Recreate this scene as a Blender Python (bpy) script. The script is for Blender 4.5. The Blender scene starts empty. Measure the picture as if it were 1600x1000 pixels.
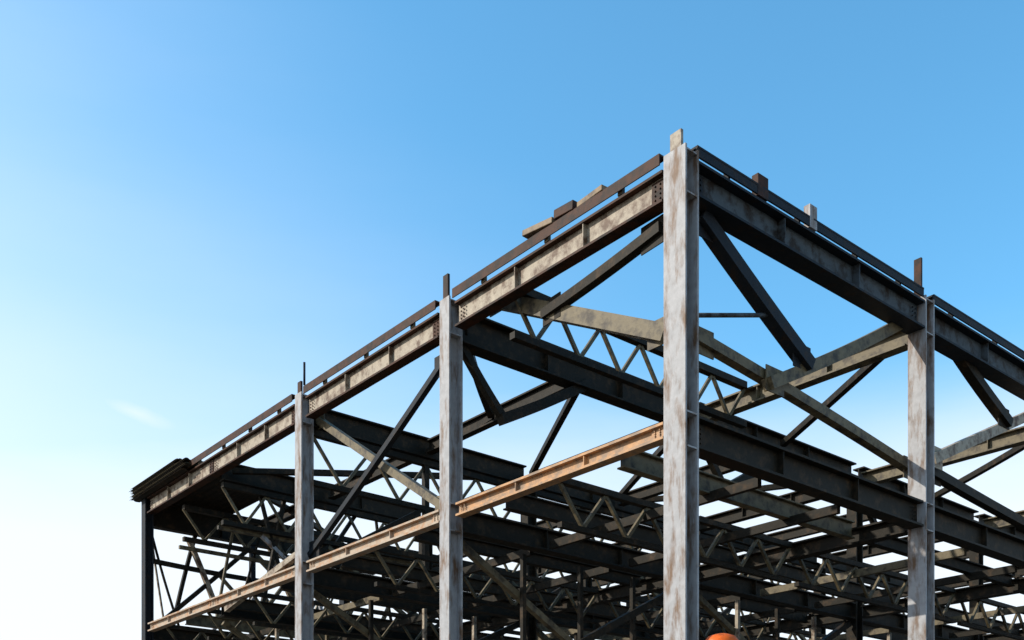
import bpy, bmesh, math, random
from mathutils import Vector, Matrix
random.seed(7)
SC = bpy.context.scene
COL = SC.collection
R = math.radians
# ---------------------------------------------------------------- camera, sky, sun, exposure
cam = bpy.data.cameras.new('camera'); co = bpy.data.objects.new('camera', cam); COL.objects.link(co)
co.location = (0, 0, 1.6); co.rotation_euler = (R(90), 0, 0)
cam.sensor_width = 36; cam.lens = 36.9; cam.shift_y = 0.491; cam.clip_end = 5000
SC.camera = co
SUN_EL, SUN_AZ = 31, -94          # azimuth from the view direction (+Y), negative is left
w = bpy.data.worlds.new('World'); SC.world = w; w.use_nodes = True
nt = w.node_tree; N = nt.nodes; L = nt.links; N.clear()
out = N.new('ShaderNodeOutputWorld'); bg = N.new('ShaderNodeBackground'); bg.inputs[1].default_value = 0.15
sky = N.new('ShaderNodeTexSky'); sky.sky_type = 'NISHITA'; sky.sun_disc = False
sky.sun_elevation = R(SUN_EL); sky.sun_rotation = R(SUN_AZ)
sky.air_density = 1.0; sky.dust_density = 0.8; sky.ozone_density = 3.0
tc = N.new('ShaderNodeTexCoord')
sep = N.new('ShaderNodeSeparateXYZ'); L.new(tc.outputs['Generated'], sep.inputs[0])
# thin bright cloud veil low in the sky, thinning upwards
dotn = N.new('ShaderNodeVectorMath'); dotn.operation = 'DOT_PRODUCT'
dotn.inputs[1].default_value = (0.50, 0.0, 0.87); L.new(tc.outputs['Generated'], dotn.inputs[0])
nz = N.new('ShaderNodeTexNoise'); nz.inputs['Scale'].default_value = 2.2; nz.inputs['Detail'].default_value = 7
mp = N.new('ShaderNodeMapping'); mp.inputs['Scale'].default_value = (1, 1, 4.5)
L.new(tc.outputs['Generated'], mp.inputs[0]); L.new(mp.outputs[0], nz.inputs['Vector'])
ma = N.new('ShaderNodeMath'); ma.operation = 'MULTIPLY_ADD'; ma.inputs[1].default_value = 0.14
L.new(nz.outputs[0], ma.inputs[0]); L.new(dotn.outputs['Value'], ma.inputs[2])
cr = N.new('ShaderNodeMapRange'); cr.interpolation_type = 'SMOOTHSTEP'
cr.inputs['From Min'].default_value = -0.02; cr.inputs['From Max'].default_value = 0.56
cr.inputs['To Min'].default_value = 0.72; cr.inputs['To Max'].default_value = 0.0
L.new(ma.outputs[0], cr.inputs[0])
mix = N.new('ShaderNodeMix'); mix.data_type = 'RGBA'
hs = N.new('ShaderNodeHueSaturation'); hs.inputs['Saturation'].default_value = 1.2; hs.inputs['Value'].default_value = 2.05; hs.inputs['Hue'].default_value = 0.482
L.new(sky.outputs[0], hs.inputs['Color'])
L.new(hs.outputs[0], mix.inputs[6])
mix.inputs[7].default_value = (6.9, 7.2, 7.5, 1)
# one thin cirrus streak low on the left
pv = N.new('ShaderNodeMapping'); pv.vector_type = 'POINT'; pv.inputs['Location'].default_value = (0.300, 0, -0.360)
nw = N.new('ShaderNodeVectorMath'); nw.operation = 'MULTIPLY_ADD'
nz2 = N.new('ShaderNodeTexNoise'); nz2.inputs['Scale'].default_value = 9; nz2.inputs['Detail'].default_value = 5
L.new(tc.outputs['Generated'], nz2.inputs['Vector']); L.new(nz2.outputs['Color'], nw.inputs[0]); nw.inputs[1].default_value = (0.03, 0.0, 0.03)
L.new(tc.outputs['Generated'], nw.inputs[2]); L.new(nw.outputs[0], pv.inputs[0])
p2 = N.new('ShaderNodeMapping'); p2.inputs['Rotation'].default_value = (0, R(-20), 0); L.new(pv.outputs[0], p2.inputs[0])
p3 = N.new('ShaderNodeMapping'); p3.inputs['Scale'].default_value = (9.5, 0, 38); L.new(p2.outputs[0], p3.inputs[0])
ln = N.new('ShaderNodeVectorMath'); ln.operation = 'LENGTH'; L.new(p3.outputs[0], ln.inputs[0])
c2 = N.new('ShaderNodeMapRange'); c2.interpolation_type = 'SMOOTHSTEP'; c2.inputs['From Min'].default_value = -0.3; c2.inputs['From Max'].default_value = 1.0
c2.inputs['To Min'].default_value = 0.8; c2.inputs['To Max'].default_value = 0; L.new(ln.outputs['Value'], c2.inputs[0])
zz = N.new('ShaderNodeMath'); zz.operation = 'MULTIPLY_ADD'; zz.inputs[1].default_value = 0.10
L.new(nz.outputs[0], zz.inputs[0]); L.new(sep.outputs['Z'], zz.inputs[2])
c4 = N.new('ShaderNodeMapRange'); c4.interpolation_type = 'SMOOTHSTEP'; c4.inputs['From Min'].default_value = 0.29; c4.inputs['From Max'].default_value = 0.47
c4.inputs['To Min'].default_value = 0.88; c4.inputs['To Max'].default_value = 0; L.new(zz.outputs[0], c4.inputs[0])
m4 = N.new('ShaderNodeMath'); m4.operation = 'MAXIMUM'; L.new(cr.outputs[0], m4.inputs[0]); L.new(c4.outputs[0], m4.inputs[1])
mxx = N.new('ShaderNodeMath'); mxx.operation = 'MAXIMUM'; L.new(m4.outputs[0], mxx.inputs[0]); L.new(c2.outputs[0], mxx.inputs[1])
L.new(mxx.outputs[0], mix.inputs[0])
L.new(mix.outputs[2], bg.inputs[0]); L.new(bg.outputs[0], out.inputs[0])
sd = bpy.data.lights.new('sun', 'SUN'); sd.energy = 5.0; sd.angle = R(0.5); sd.color = (1, 0.93, 0.82)
so = bpy.data.objects.new('sun', sd); COL.objects.link(so)
sv = Vector((math.sin(R(SUN_AZ)) * math.cos(R(SUN_EL)), math.cos(R(SUN_AZ)) * math.cos(R(SUN_EL)), math.sin(R(SUN_EL))))
so.rotation_euler = sv.to_track_quat('Z', 'Y').to_euler(); so.location = (-30, 0, 40)
vs = SC.view_settings; vs.view_transform = 'Standard'; vs.look = 'None'; vs.exposure = 0.0; vs.gamma = 1
# ---------------------------------------------------------------- materials
def steel(name, base, rust, amount=0.5, rough=0.6, streak=True, bump=0.25, scale=1.0):
    m = bpy.data.materials.new(name); m.use_nodes = True; n = m.node_tree.nodes; l = m.node_tree.links
    b = n['Principled BSDF']; b.inputs['Roughness'].default_value = rough; b.inputs['Specular IOR Level'].default_value = 0.3 if base[0] > 0.1 else 0.12
    t = n.new('ShaderNodeTexCoord'); mpp = n.new('ShaderNodeMapping')
    mpp.inputs['Scale'].default_value = ((5 if streak else 4) * scale, (5 if streak else 4) * scale, (1.3 if streak else 4) * scale)
    l.new(t.outputs['Object'], mpp.inputs[0])
    a = n.new('ShaderNodeTexNoise'); a.inputs['Scale'].default_value = 1.1; a.inputs['Detail'].default_value = 9; a.inputs['Roughness'].default_value = 0.65
    l.new(mpp.outputs[0], a.inputs['Vector'])
    r = n.new('ShaderNodeValToRGB'); r.color_ramp.elements[0].position = 0.62 - amount * 0.3; r.color_ramp.elements[1].position = 0.74 - amount * 0.2
    l.new(a.outputs[0], r.inputs[0])
    c = n.new('ShaderNodeTexNoise'); c.inputs['Scale'].default_value = 9; c.inputs['Detail'].default_value = 6
    l.new(t.outputs['Object'], c.inputs['Vector'])
    v = n.new('ShaderNodeMapRange'); v.inputs['To Min'].default_value = 0.7; v.inputs['To Max'].default_value = 1.25
    l.new(c.outputs[0], v.inputs[0])
    mx = n.new('ShaderNodeMix'); mx.data_type = 'RGBA'; mx.inputs[6].default_value = (*base, 1); mx.inputs[7].default_value = (*rust, 1)
    l.new(r.outputs[0], mx.inputs[0])
    mv = n.new('ShaderNodeVectorMath'); mv.operation = 'SCALE'
    l.new(mx.outputs[2], mv.inputs[0]); l.new(v.outputs[0], mv.inputs['Scale']); l.new(mv.outputs[0], b.inputs['Base Color'])
    bp = n.new('ShaderNodeBump'); bp.inputs['Strength'].default_value = bump; bp.inputs['Distance'].default_value = 0.02
    l.new(c.outputs[0], bp.inputs['Height']); l.new(bp.outputs[0], b.inputs['Normal'])
    return m
M = dict(
    pale=steel('pale_grey_painted_steel', (0.34, 0.335, 0.335), (0.15, 0.085, 0.045), 0.50),
    web=steel('buff_painted_steel', (0.35, 0.295, 0.22), (0.10, 0.055, 0.03), 0.56, streak=False),
    rustflange=steel('rust_brown_steel', (0.060, 0.024, 0.012), (0.022, 0.015, 0.012), 0.6, streak=False),
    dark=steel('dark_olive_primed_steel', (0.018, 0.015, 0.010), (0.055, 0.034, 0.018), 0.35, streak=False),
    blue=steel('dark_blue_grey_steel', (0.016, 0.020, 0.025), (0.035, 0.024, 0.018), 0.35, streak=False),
    shadeweb=steel('shaded_blue_grey_steel', (0.075, 0.09, 0.10), (0.03, 0.024, 0.02), 0.5, streak=False),  # darker, bluer facade web: the right side's shade is put into the colour
    orange=steel('orange_rusted_steel', (0.50, 0.27, 0.12), (0.26, 0.18, 0.12), 0.66, streak=False),
    tan=steel('tan_rusted_steel', (0.40, 0.32, 0.24), (0.40, 0.21, 0.10), 0.55, streak=False),
    olive=steel('olive_buff_steel', (0.14, 0.11, 0.06), (0.035, 0.026, 0.016), 0.5, streak=False),
    tank=steel('orange_enamel', (0.75, 0.14, 0.02), (0.3, 0.08, 0.03), 0.2, rough=0.35),
    wood=steel('weathered_timber', (0.22, 0.15, 0.08), (0.09, 0.06, 0.035), 0.5, streak=False),
    conc=steel('concrete', (0.33, 0.32, 0.30), (0.22, 0.21, 0.19), 0.5, rough=0.9, streak=False),
    ground=steel('dusty_gravel_ground', (0.105, 0.09, 0.07), (0.06, 0.052, 0.042), 0.6, rough=0.95, streak=False, scale=0.1),
)
# ---------------------------------------------------------------- geometry helpers
C0 = Vector((2.49, 15.45, 0))                                   # near corner of the frame
LD = Vector((-0.6406, 0.7679, 0)).normalized()                  # along the left facade, away from the corner
RD = Vector((0.7683, 0.6401, 0)).normalized()                   # along the right facade
def P(t, s, h): return C0 + LD * t + RD * s + Vector((0, 0, h))
EY, F = 1.6, 1642.0
def ray(px, py): return Vector(((px - 800) / F, 1.0, (1286 - py) / F))
def on_left(px, py, off=0.0):                                   # photo point on the left facade plane
    d = ray(px, py); o = C0 - RD * off; k = (o.x * RD.x + o.y * RD.y) / (d.x * RD.x + d.y * RD.y)
    return Vector((d.x * k, d.y * k, EY + d.z * k))
def on_right(px, py, off=0.0):
    d = ray(px, py); o = C0 - LD * off; k = (o.x * LD.x + o.y * LD.y) / (d.x * LD.x + d.y * LD.y)
    return Vector((d.x * k, d.y * k, EY + d.z * k))
def frame_of(a, b, up=None):
    x = (b - a).normalized(); up = up or Vector((0, 0, 1))
    if abs(x.dot(up)) > 0.98: up = LD
    y = up.cross(x).normalized(); z = x.cross(y)
    return x, y, z
class MB:
    def __init__(s): s.bm = bmesh.new()
    def box(s, a, b, wy, wz, oy=0, oz=0, up=None):
        x, y, z = frame_of(a, b, up); vs_ = []
        for p in (a, b):
            for sy, sz in ((-1, -1), (1, -1), (1, 1), (-1, 1)):
                vs_.append(s.bm.verts.new(p + y * (oy + sy * wy / 2) + z * (oz + sz * wz / 2)))
        v = vs_
        for f in ((3, 2, 1, 0), (4, 5, 6, 7), (0, 1, 5, 4), (1, 2, 6, 5), (2, 3, 7, 6), (3, 0, 4, 7)): s.bm.faces.new([v[i] for i in f])
        return s
    def tube(s, a, b, r, n=10, r2=None):
        x, y, z = frame_of(a, b); r2 = r if r2 is None else r2; A, B = [], []
        for i in range(n):
            c = math.cos(2 * math.pi * i / n); q = math.sin(2 * math.pi * i / n)
            A.append(s.bm.verts.new(a + y * c * r + z * q * r)); B.append(s.bm.verts.new(b + y * c * r2 + z * q * r2))
        for i in range(n):
            f = s.bm.faces.new((A[i], A[(i + 1) % n], B[(i + 1) % n], B[i])); f.smooth = True
        s.bm.faces.new(A[::-1]); s.bm.faces.new(B)
        return s
    def isec(s, a, b, d, wd, tf=0.035, tw=0.03, up=None, stiff=0):
        s.box(a, b, wd, tf, 0, d / 2 - tf / 2, up); s.box(a, b, wd, tf, 0, -d / 2 + tf / 2, up)
        s.box(a, b, tw, d - 2 * tf, 0, 0, up)
        if stiff: s.stiff(a, b, d, wd, tf, stiff, up)
        return s
    def stiff(s, a, b, d, wd, tf, every, up=None):
        ln = (b - a).length; k = int(ln / every)
        for i in range(1, k + 1):
            c = a + (b - a) * (i / (k + 1)); e = (b - a).normalized() * 0.008
            s.box(c - e, c + e, wd * 0.86, d - 2 * tf - 0.004, 0, 0, up)
    def build(s, name, mat, parent=None, bevel=0.0):
        me = bpy.data.meshes.new(name)
        if parent is not None:
            off = ROOTLOC.get(parent.name, Vector())
            bmesh.ops.translate(s.bm, verts=s.bm.verts, vec=-off)
        bmesh.ops.recalc_face_normals(s.bm, faces=s.bm.faces)
        s.bm.to_mesh(me); s.bm.free(); me.materials.append(mat)
        o = bpy.data.objects.new(name, me); COL.objects.link(o)
        if parent is not None: o.parent = parent; ROOTLOC[o.name] = ROOTLOC.get(parent.name, Vector())
        if bevel: bv = o.modifiers.new('bevel', 'BEVEL'); bv.width = bevel; bv.segments = 2
        return o
ROOTLOC = {}
def thing(name, label, cat, loc, group=None):
    o = bpy.data.objects.new(name, None); COL.objects.link(o); o.location = loc
    o['label'] = label; o['category'] = cat
    if group: o['group'] = group
    ROOTLOC[o.name] = Vector(loc); return o
def V(x, y, z): return Vector((x, y, z))
Z = V(0, 0, 1)
# ---------------------------------------------------------------- ground
g = MB(); g.box(V(0, -3000, -0.5), V(0, 3000, -0.5), 6000, 1.0); go = g.build('ground', M['ground']); go['kind'] = 'structure'
# ---------------------------------------------------------------- the steel frame
B = thing('steel_building_frame', 'bare multi-storey steel building frame of columns, beams and braces under blue sky', 'building frame', C0)
T = [0, 5.68, 11.35, 16.2, 21.0]
S = [0, 6.81, 13.62, 20.43, 27.24]
H1, H2, HR = 3.7, 7.58, 11.40                                   # top of steel at each level
def bolts(mb, c, nrm, u, v, nu=2, nv=3, du=0.09, dv=0.1):
    for i in range(nu):
        for j in range(nv):
            p = c + u * (i - (nu - 1) / 2) * du + v * (j - (nv - 1) / 2) * dv
            mb.tube(p, p + nrm * 0.02, 0.015, 6)
def column(t, s, mat, flw=0.50, dp=0.34, top=11.68, detail=True):
    tip = top > HR; a, b = P(t, s, 0.06), P(t, s, HR + 0.05 if tip else top)
    m = MB()
    for q in (-1, 1): m.box(a, b, 0.035, flw, q * (dp / 2 - 0.0175), 0, LD) if False else None
    # flanges lie along the left facade (LD), web along RD
    for q in (-1, 1):
        o = RD * q * (dp / 2 - 0.018)
        box_v(m, a + o, b + o, 0.036, flw)
    box_v(m, a, b, dp - 0.072, 0.03)
    c = m.build('column', mat, B)
    if tip:
        e = MB(); wl = flw * (0.5 if top < 12 else 0.4); o = -RD * (dp / 2 - 0.05)
        box_v(e, P(t, s, HR + 0.052) + o, P(t, s, top) + o, 0.05, wl)
        e.build('splice_tab', M['rustflange'] if s > 0 or t > 0 else M['web'], c)
    p = MB(); box_v(p, P(t, s, 0.02), P(t, s, 0.06), 0.75, 0.8); bolts(p, P(t, s, 0.06) - RD * 0.28, Z, LD, RD, 2, 2, 0.6, 0.12); p.build('base_plate', M['dark'], c)
    if detail:
        for h, d in ((HR - 0.32, 0.62), (H2 - 0.25, 0.5), (H1 - 0.25, 0.5)):
            for k in (-1, 1):
                z_ = h + k * d / 2
                for q in (-1, 1):
                    o = LD * q * (flw / 4 + 0.004); e = MB()
                    box_v(e, P(t, s, z_ - 0.012) + o, P(t, s, z_ + 0.012) + o, dp - 0.08, flw / 2 - 0.012)
                    e.build('stiffener_plate', mat, c)
            e = MB(); o = -RD * (dp / 2 + 0.008)
            box_v(e, P(t, s, h - 0.27) + o, P(t, s, h + 0.27) + o, 0.014, flw * 0.84)
            bolts(e, P(t, s, h) - RD * (dp / 2 + 0.012), -RD, LD, Z, 4, 5, flw * 0.2, 0.11)
            if h < H1: e.build('splice_plate', mat, c)
    return c
def box_v(m, a, b, wr, wl):                                      # vertical box: wr along RD, wl along LD
    vs_ = []
    for p in (a, b):
        for sr, sl in ((-1, -1), (1, -1), (1, 1), (-1, 1)):
            vs_.append(m.bm.verts.new(p + RD * sr * wr / 2 + LD * sl * wl / 2))
    v = vs_
    for f in ((3, 2, 1, 0), (4, 5, 6, 7), (0, 1, 5, 4), (1, 2, 6, 5), (2, 3, 7, 6), (3, 0, 4, 7)): m.bm.faces.new([v[i] for i in f])
cols = {}
for i, t in enumerate(T):
    for j, s in enumerate(S):
        if i == 3 and j == 0: continue
        face = (i == 0 or j == 0)
        thin = i == 4
        top = (11.72 if i != 1 else 11.9) if face else HR - 0.66
        if (i, j) == (0, 1): top = 12.2
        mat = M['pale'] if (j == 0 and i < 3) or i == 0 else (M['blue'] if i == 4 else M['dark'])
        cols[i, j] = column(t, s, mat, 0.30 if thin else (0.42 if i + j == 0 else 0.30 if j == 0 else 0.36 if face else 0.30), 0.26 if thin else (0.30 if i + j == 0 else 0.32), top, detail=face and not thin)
# thin rod sticking up at the third column
MB().tube(P(11.35, 0, 11.68), P(11.35, 0, 12.2), 0.03, 6).build('rod', M['blue'], cols[2, 0])

def facade_beam(a, b, ztop, d, wd, webm, flm, name, stiff=2.2):
    a = a.copy(); b = b.copy(); a.z = b.z = ztop - d / 2
    x, y, z = frame_of(a, b); tf = 0.04
    m = MB(); m.box(a, b, 0.03, d - 2 * tf); m.stiff(a, b, d, wd, tf, stiff); o = m.build(name, webm, B)
    for q in (1, -1):
        MB().box(a, b, wd, tf, 0, q * (d / 2 - tf / 2)).build('flange', flm, o)
    for end, dr in ((a, x), (b, -x)):
        for sy in (-1, 1):
            e = MB(); c = end + dr * 0.16 + y * sy * 0.015
            e.box(c - dr * 0.12, c + dr * 0.12, 0.02, d * 0.7, sy * 0.0105, 0)
            bolts(e, c + y * sy * 0.02, y * sy, dr, Z, 2, 4, 0.1, d * 0.15)
            e.build('splice_plate', flm, o)
    return o
G = 0.27
for i in range(len(T) - 1):
    t0, t1 = T[i], T[i + 1]
    ta = t0 + (0 if i == 3 else G); tb = t1 - (0 if i == 2 else G)
    facade_beam(P(ta, 0, 0), P(tb, 0, 0), HR - 0.1, 0.47, 0.24, M['web'], M['rustflange'], 'roof_beam')
    facade_beam(P(ta, 0, 0), P(tb, 0, 0), H2 - 0.02, 0.25, 0.20, M['orange'] if i < 1 else M['tan'], M['orange'] if i < 1 else M['tan'], 'floor_beam')
    facade_beam(P(ta, 0, 0), P(tb, 0, 0), H1, 0.45, 0.26, M['web'], M['rustflange'], 'floor_beam')
    # rail above the roof beam, on short stubs
    m = MB(); off = -RD * 0.1
    a, b = P(ta, 0, HR + 0.10) + off, P(tb, 0, HR + 0.10) + off
    m.box(a, b, 0.16, 0.03, 0, 0.0); m.box(a, b, 0.02, 0.14, 0.07, -0.085)
    r_ = m.build('edge_rail', M['rustflange'], B)
    k = 3
    for q in range(k):
        c = a + (b - a) * ((q + 0.5) / k)
        MB().box(c - Z * 0.19, c - Z * 0.016, 0.06, 0.1).build('stub', M['olive'], r_)
for j in range(len(S) - 1):
    a, b = P(0, S[j] + 0.18, 0), P(0, S[j + 1] - 0.18, 0)
    facade_beam(a, b, HR - 0.06, 0.52, 0.36, M['shadeweb'], M['blue'], 'roof_beam', 3.2)  # shade of this facade is put into the web and flange colours
    facade_beam(a, b, H2 + 0.03, 0.48, 0.30, M['dark'], M['dark'], 'floor_beam')  # dark steel colour stands in for shade on this side's floor beams
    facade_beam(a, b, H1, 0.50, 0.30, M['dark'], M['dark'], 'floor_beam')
    off = -LD * 0.08
    m = MB(); p, q = P(0, S[j] + 0.18, HR + 0.16) + off, P(0, S[j + 1] - 0.18, HR + 0.16) + off
    m.box(p, q, 0.16, 0.03); m.box(p, q, 0.03, 0.13, -0.06, -0.08)
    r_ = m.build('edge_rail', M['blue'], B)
    for fr in (0.12, 0.40, 0.66, 0.88):
        c = p + (q - p) * fr
        MB().box(c - Z * 0.24, c - Z * 0.016, 0.05, 0.09).build('stub', M['blue'], r_)
# upright lugs on the right-hand roof edge
for s, h, mt, wd in ((3.10, 0.20, 'pale', 0.20), (1.75, 0.16, 'rustflange', 0.26)):
    MB().box(P(-0.1, s, HR + 0.0), P(-0.1, s, HR + 0.18 + h), wd, 0.12).build('lug', M[mt], B)
# interior roof beams, running right from the left facade and left from the right facade
for i in range(1, 5):
    for j in range(4):
        hc = HR - 0.5 if i == 4 else HR - 0.42
        a, b = P(T[i], S[j] + 0.18, hc), P(T[i], S[j + 1] - 0.18, hc)
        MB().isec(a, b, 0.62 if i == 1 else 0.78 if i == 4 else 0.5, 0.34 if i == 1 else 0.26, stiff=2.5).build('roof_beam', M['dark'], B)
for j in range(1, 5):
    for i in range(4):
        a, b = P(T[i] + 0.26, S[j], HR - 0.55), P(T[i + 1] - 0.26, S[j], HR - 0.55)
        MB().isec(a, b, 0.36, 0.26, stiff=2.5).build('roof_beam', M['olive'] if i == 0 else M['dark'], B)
# roof secondary beams
for s in (3.4, 10.2, 17.0, 23.8):
    for i in (1, 2, 3):
        MB().isec(P(T[i] + 0.18, s, HR - 0.42), P(T[i + 1] - 0.18, s, HR - 0.42), 0.32, 0.2).build('roof_joist', M['dark'], B)
# lattice trusses under the roof at the rear frames
def truss(t, s0, s1, top, dep, n, mat, wm):
    o = MB().box(P(t, s0, top), P(t, s1, top), 0.16, 0.14).build('roof_truss', mat, B)
    MB().box(P(t, s0, top - dep), P(t, s1, top - dep), 0.14, 0.12).build('bottom_chord', mat, o)
    m = MB()
    for k in range(n):
        a = s0 + (s1 - s0) * k / n; b = s0 + (s1 - s0) * (k + 1) / n; c = (a + b) / 2
        m.box(P(t, a, top - 0.05), P(t, c, top - dep + 0.05), 0.06, 0.07)
        m.box(P(t, c, top - dep + 0.05), P(t, b, top - 0.05), 0.06, 0.07)
    m.build('web_bar', wm, o)
for t, d, n in ((11.35, 1.15, 4), (16.2, 1.0, 5), (18.8, 0.9, 5)):
    for j in range(4):
        truss(t, S[j] + 0.2, S[j + 1] - 0.2, HR - 0.78, d, n, M['dark'], M['olive'])
truss(4.0, 0.1, 6.66, HR - 0.32, 0.85, 6, M['dark'], M['olive'])
# ---------------------------------------------------------------- braces
def brace(a, b, sz, mat, gus=True, sz2=None, nrm=None):
    bow = (b - a).length * random.uniform(-0.014, 0.014); n = 8; m = MB(); x, y, z = frame_of(a, b); rings = []
    for k in range(n + 1):
        c = a + (b - a) * (k / n) + z * bow * math.sin(math.pi * k / n) - y * bow * 0.4 * math.sin(math.pi * k / n); wy = (sz2 or sz) / 2
        rings.append([m.bm.verts.new(c + y * p * wy + z * q * sz / 2) for p, q in ((-1, -1), (1, -1), (1, 1), (-1, 1))])
    for A, Q in zip(rings, rings[1:]):
        for i in range(4): m.bm.faces.new((A[i], A[(i + 1) % 4], Q[(i + 1) % 4], Q[i]))
    m.bm.faces.new(rings[0][::-1]); m.bm.faces.new(rings[-1])
    o = m.build('brace', mat, B)
    if gus:
        x = (b - a).normalized()
        h = V(x.x, x.y, 0).normalized()
        for p, q in ((a, 1), (b, -1)):
            e = MB(); c = p + x * q * 0.22
            e.box(c - h * 0.24, c + h * 0.24, 0.02, 0.42); bolts(e, c + frame_of(a, b)[1] * 0.01, frame_of(a, b)[1], x, Z, 3, 2, 0.1, 0.1)
            e.build('gusset_plate', mat, o)
    return o
inl, inr = -0.12, -0.10
brace(on_right(1093, 335, inr), on_right(1264, 572, inr), 0.22, M['blue'])
brace(on_right(1424, 496, inr - 0.1), on_right(1200, 600, inr - 0.1), 0.20, M['olive'])
brace(on_right(1085, 525, inr - 0.25), on_right(1432, 738, inr - 0.25), 0.17, M['olive'])
brace(on_right(1458, 490, inr), on_right(1576, 662, inr), 0.20, M['dark'])
brace(on_right(1668, 622, inr - 0.1), on_right(1455, 718, inr - 0.1), 0.20, M['web'])
brace(on_right(1452, 735, inr - 0.25), on_right(1680, 860, inr - 0.25), 0.18, M['dark'])
brace(on_left(1035, 355, inl), on_left(850, 492, inl - 0.2), 0.16, M['dark'])
brace(on_left(768, 468, inl - 0.3), on_left(1045, 522, inl - 0.3), 0.26, M['olive'])
brace(on_left(700, 556, inl), on_left(484, 868, inl), 0.12, M['blue'])
brace(on_left(492, 652, inl - 0.2), on_left(700, 795, inl - 0.2), 0.16, M['olive'])
# horizontal braces in the roof plane
for (a, b) in (((5.68, 0.3), (8.6, 3.3)), ((11.35, 3.6), (8.6, 3.4)), ((0.4, 6.9), (5.4, 10.0)), ((5.8, 7.0), (11.1, 10.0)), ((5.9, 13.4), (11.1, 10.4)), ((0.3, 13.8), (5.4, 17)), ((5.9, 3.6), (11.1, 6.7)), ((16.4, 0.3), (20.7, 6.6)), ((11.6, 6.6), (16, 0.4))):
    brace(P(a[0], a[1], HR - 0.42), P(b[0], b[1], HR - 0.42), 0.14, M['dark'], gus=False)
MB().tube(on_right(1088, 492, inr), on_right(1215, 492, inr), 0.035, 6).build('tie_rod', M['shadeweb'], B)
# end wall and rear-left bay braces
for (sa, ha, sb, hb, sz, mt) in ((0.3, H2, 3.3, 10.4, 0.13, 'dark'), (3.3, 10.4, 6.5, H2, 0.13, 'olive'), (0.13, 9.5, 6.68, 9.5, 0.13, 'dark'), (1.3, 10.3, 2.4, H2 + 0.2, 0.14, 'web'), (6.9, H2, 13.4, 10.4, 0.15, 'dark'), (6.9, 10.4, 13.4, H2, 0.15, 'olive'), (13.8, H2, 20, 10.4, 0.15, 'dark')):
    brace(P(21, sa, ha), P(21, sb, hb), sz, M[mt], gus=False)
for k in range(26):
    tt = (16.2, 18.8, 21.0)[k % 3] + 0.12; s0 = random.uniform(0.2, 6.0); h0 = H2 + random.uniform(-0.1, 1.2)
    ds = random.choice((-1, 1)) * random.uniform(0.5, 1.8); h1 = random.choice((9.5, 9.5, 10.6))
    s1 = max(0.1, min(6.6, s0 + ds))
    h0 = H2 - 0.1 if k % 4 else h0
    brace(P(tt, s0, h0), P(tt, s1, h1), random.uniform(0.05, 0.11), M[random.choice(('web', 'pale', 'dark', 'olive', 'dark'))], gus=False)
for i, j in ((0, 0), (0, 1), (0, 2), (1, 0), (1, 1), (1, 2), (1, 3), (2, 0), (2, 1), (2, 2), (3, 1), (3, 2)):
    tt = T[i + 1]; sA, sB = S[j] + 0.25, S[j + 1] - 0.25; sM = (sA + sB) / 2
    if i > 0:
        brace(P(tt, sA, H2), P(tt, sM, HR - 1.9), 0.11, M['dark'], gus=False)
        brace(P(tt, sB, H2), P(tt, sM, HR - 1.9), 0.11, M['olive'], gus=False)
    else:
        brace(P(tt, sA, HR - 0.75), P(tt, sA + 1.05, HR - 1.88), 0.14, M['dark'], gus=False)
        brace(P(tt, sA + 0.95, HR - 1.9), P(tt, sA + 3.35, HR - 0.55), 0.2, M['dark'], gus=False)
    for q in (0.25, 0.5, 0.75):
        sq = sA + (sB - sA) * q
        MB().box(P(tt + .05, sq, H1), P(tt + .05, sq, H2 - 0.6), 0.09, 0.09).build('hanger', M[random.choice(('dark', 'olive', 'web'))], B)
brace(P(11.6, 0.05, H2 + 0.3), P(15.6, 0.05, H2 - 0.4), 0.14, M['web'], gus=False)
for tt in (16.32, 18.92): brace(P(tt, 0.13, 9.5), P(tt, 6.68, 9.5), 0.1, M['olive'], gus=False)
MB().box(P(21, 3.4, H2), P(21, 3.4, 10.6), 0.16, 0.16).build('post', M['blue'], B)
MB().box(P(11.35, 3.4, H2), P(11.35, 3.4, 10.6), 0.14, 0.14).build('post', M['dark'], B)
# ---------------------------------------------------------------- second level: grid beams, close joists, braces under
for i in range(1, 5):
    for j in range(4):
        for h, d in ((H2 - 0.26, 0.44), (H1 - 0.3, 0.5)):
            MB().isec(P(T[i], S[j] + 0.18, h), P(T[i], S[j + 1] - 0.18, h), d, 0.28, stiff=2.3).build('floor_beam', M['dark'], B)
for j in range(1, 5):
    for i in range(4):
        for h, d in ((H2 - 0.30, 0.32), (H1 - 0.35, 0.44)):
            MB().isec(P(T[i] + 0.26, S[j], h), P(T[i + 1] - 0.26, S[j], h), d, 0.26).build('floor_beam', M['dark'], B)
def lattice(name, a, b, dep, n, mat, wm):
    o = MB().box(a, b, 0.13, 0.10).build(name, mat, B)
    d = Z * dep; MB().box(a - d, b - d, 0.11, 0.09).build('bottom_chord', mat, o)
    m = MB()
    for k in range(n):
        p = a + (b - a) * (k / n); c_ = a + (b - a) * ((k + .5) / n) - d; q = a + (b - a) * ((k + 1) / n)
        m.box(p - Z * .04, c_ + Z * .04, 0.06, 0.06); m.box(c_ + Z * .04, q - Z * .04, 0.06, 0.06)
    m.build('web_bar', wm, o); return o
t = 1.42
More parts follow.
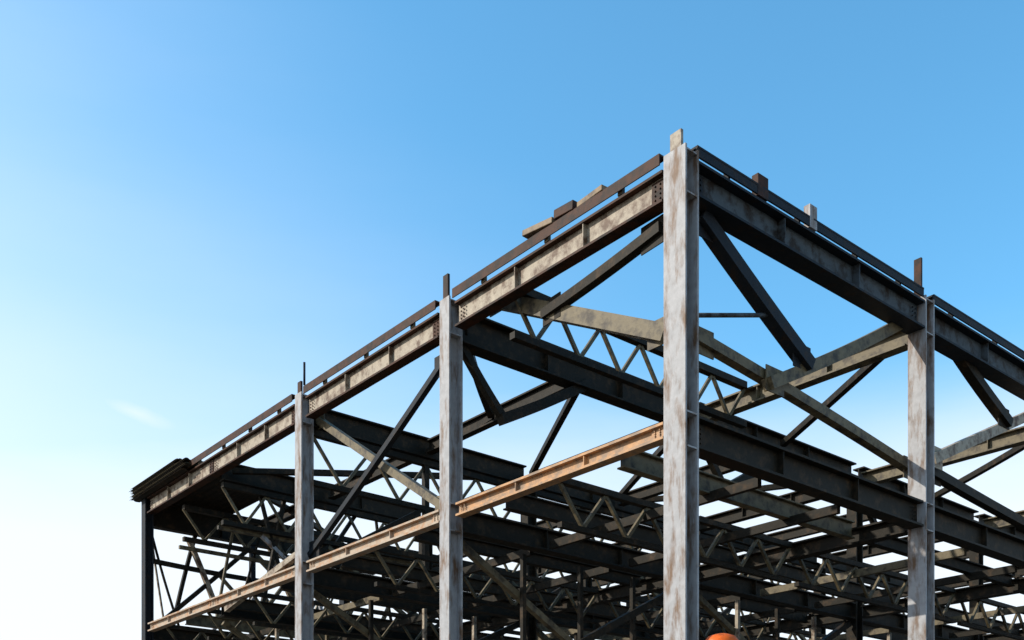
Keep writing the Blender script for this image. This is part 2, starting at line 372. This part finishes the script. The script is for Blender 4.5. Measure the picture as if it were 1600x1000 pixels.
while t < 21:
    if min(abs(t - q) for q in T) > 0.5:
        for j in range(4):
            dj = 0.26 + 0.1 * random.random(); mt = M['dark'] if random.random() < 0.75 else M['olive']
            ja, jb = P(t + random.uniform(-.05, .05), S[j] + 0.15, H2 - 0.2), P(t + random.uniform(-.05, .05), S[j + 1] - 0.15, H2 - 0.2)
            if int(round(t / 1.42)) % 2: MB().isec(ja, jb, dj, 0.17, 0.025, 0.02).build('floor_joist', mt, B)
            else: lattice('floor_truss', ja, jb, 0.75, 6, M['dark'], M['web'] if random.random() < .15 else M['olive'])
    t += 1.42
for s in (2.27, 4.54, 9.1, 11.35, 15.9, 18.2, 22.7, 25.0):
    for i in range(4):
        MB().box(P(T[i] + 0.3, s, H2 - 0.42), P(T[i + 1] - 0.3, s, H2 - 0.42), 0.10, 0.16).build('bridging_bar', M['olive'] if random.random() < 0.4 else M['dark'], B)
# vertical X braces between level one and level two, in interior frames
for (i, j) in ((0, 0), (0, 1), (1, 0), (1, 1), (2, 0), (2, 1), (3, 0), (3, 2)):
    tt = T[i + 1]
    brace(P(tt, S[j] + 0.3, H1), P(tt, S[j + 1] - 0.3, H2 - 0.6), 0.15, M['dark'], gus=False)
    brace(P(tt + 0.17, S[j] + 0.3, H2 - 0.6), P(tt + 0.17, S[j + 1] - 0.3, H1), 0.13, M['olive'], gus=False)
# ---------------------------------------------------------------- stack of deck sheets on the far left roof corner
D = thing('decking_stack', 'dark olive stack of metal roof sheets lying on the far left roof corner', 'metal sheets', P(19, 1.2, HR - 0.1))
for k in range(9):
    m = MB(); n = 12; h0 = HR - 0.085 + k * 0.045; pts = []
    s0, s1 = -0.35, 2.6 - 0.05 * k; t0, t1 = 17.3 + random.uniform(0, .35) + (0.5 if k > 5 else 0), 21.5 + random.uniform(-.12, .12)
    for q in range(n * 4 + 1):
        s = s0 + (s1 - s0) * q / (n * 4); hh = h0 + (0.035 if (q % 4) in (1, 2) else 0.0)
        pts.append((s, hh))
    for a, b in zip(pts, pts[1:]):
        v = [m.bm.verts.new(P(t0, a[0], a[1])), m.bm.verts.new(P(t0, b[0], b[1])), m.bm.verts.new(P(t1, b[0], b[1])), m.bm.verts.new(P(t1, a[0], a[1]))]
        m.bm.faces.new(v)
    bmesh.ops.remove_doubles(m.bm, verts=m.bm.verts, dist=0.0005)
    o = m.build('roof_sheet', M['olive'] if k % 3 == 2 else M['dark'], D)
    sm = o.modifiers.new('solid', 'SOLIDIFY'); sm.thickness = 0.008
# ---------------------------------------------------------------- timber packers left on the left-hand roof edge
for k, (tt, ln, hh, mt) in enumerate(((1.45, 0.62, 0.09, 'wood'), (2.12, 0.46, 0.15, 'rustflange'), (2.63, 0.70, 0.10, 'wood'))):
    lab = ['weathered timber packing block on the left roof edge, nearest the corner column',
           'tallest and darkest of the three packing blocks, the middle one on the left roof edge',
           'timber packing block on the left roof edge, farthest from the corner column'][k]
    o = MB().box(P(tt, -0.1, HR + 0.117 + hh / 2), P(tt + ln, -0.05 - 0.05 * k, HR + 0.13 + hh / 2 + 0.02 * k), 0.2, hh).build('timber_block', M[mt], None, 0.01)
    o['label'] = lab; o['category'] = 'timber block'; o['group'] = 'timber blocks on the roof edge'
# ---------------------------------------------------------------- orange tank on level one
c = P(2.6, 4.15, H1 + 0.06); 
TK = thing('orange_tank', 'bright orange round-topped tank low inside the frame, right of the corner column', 'tank', c)
def lathe(prof, c, mat, name, parent):
    m = MB(); n = 32; rings = []
    for r_, h in prof:
        rings.append([m.bm.verts.new(c + V(math.cos(2 * math.pi * i / n) * r_, math.sin(2 * math.pi * i / n) * r_, h)) for i in range(n)])
    for A, Q in zip(rings, rings[1:]):
        for i in range(n):
            f = m.bm.faces.new((A[i], A[(i + 1) % n], Q[(i + 1) % n], Q[i])); f.smooth = True
    m.bm.faces.new(rings[-1]); m.bm.faces.new(rings[0][::-1])
    return m.build(name, mat, parent)
TOPH = (1286 - 990) / F * (c.y) + EY - c.z
lathe([(0.33, 0.06), (0.35, 0.09), (0.35, TOPH - 0.26), (0.33, TOPH - 0.15), (0.26, TOPH - 0.06), (0.14, TOPH - 0.015), (0.03, TOPH)], c, M['tank'], 'tank_body', TK)
lathe([(0.37, 0.0), (0.37, 0.058)], c, M['dark'], 'foot_ring', TK)
pf = MB()
for k in range(6): pf.box(P(2.0 + 0.24 * k, 1.5, H1 + 0.03), P(2.0 + 0.24 * k, 6.0, H1 + 0.03), 0.22, 0.05)
o = pf.build('plank_platform', M['wood']); o['label'] = 'timber plank platform on the first level steel under the orange tank'; o['category'] = 'platform'
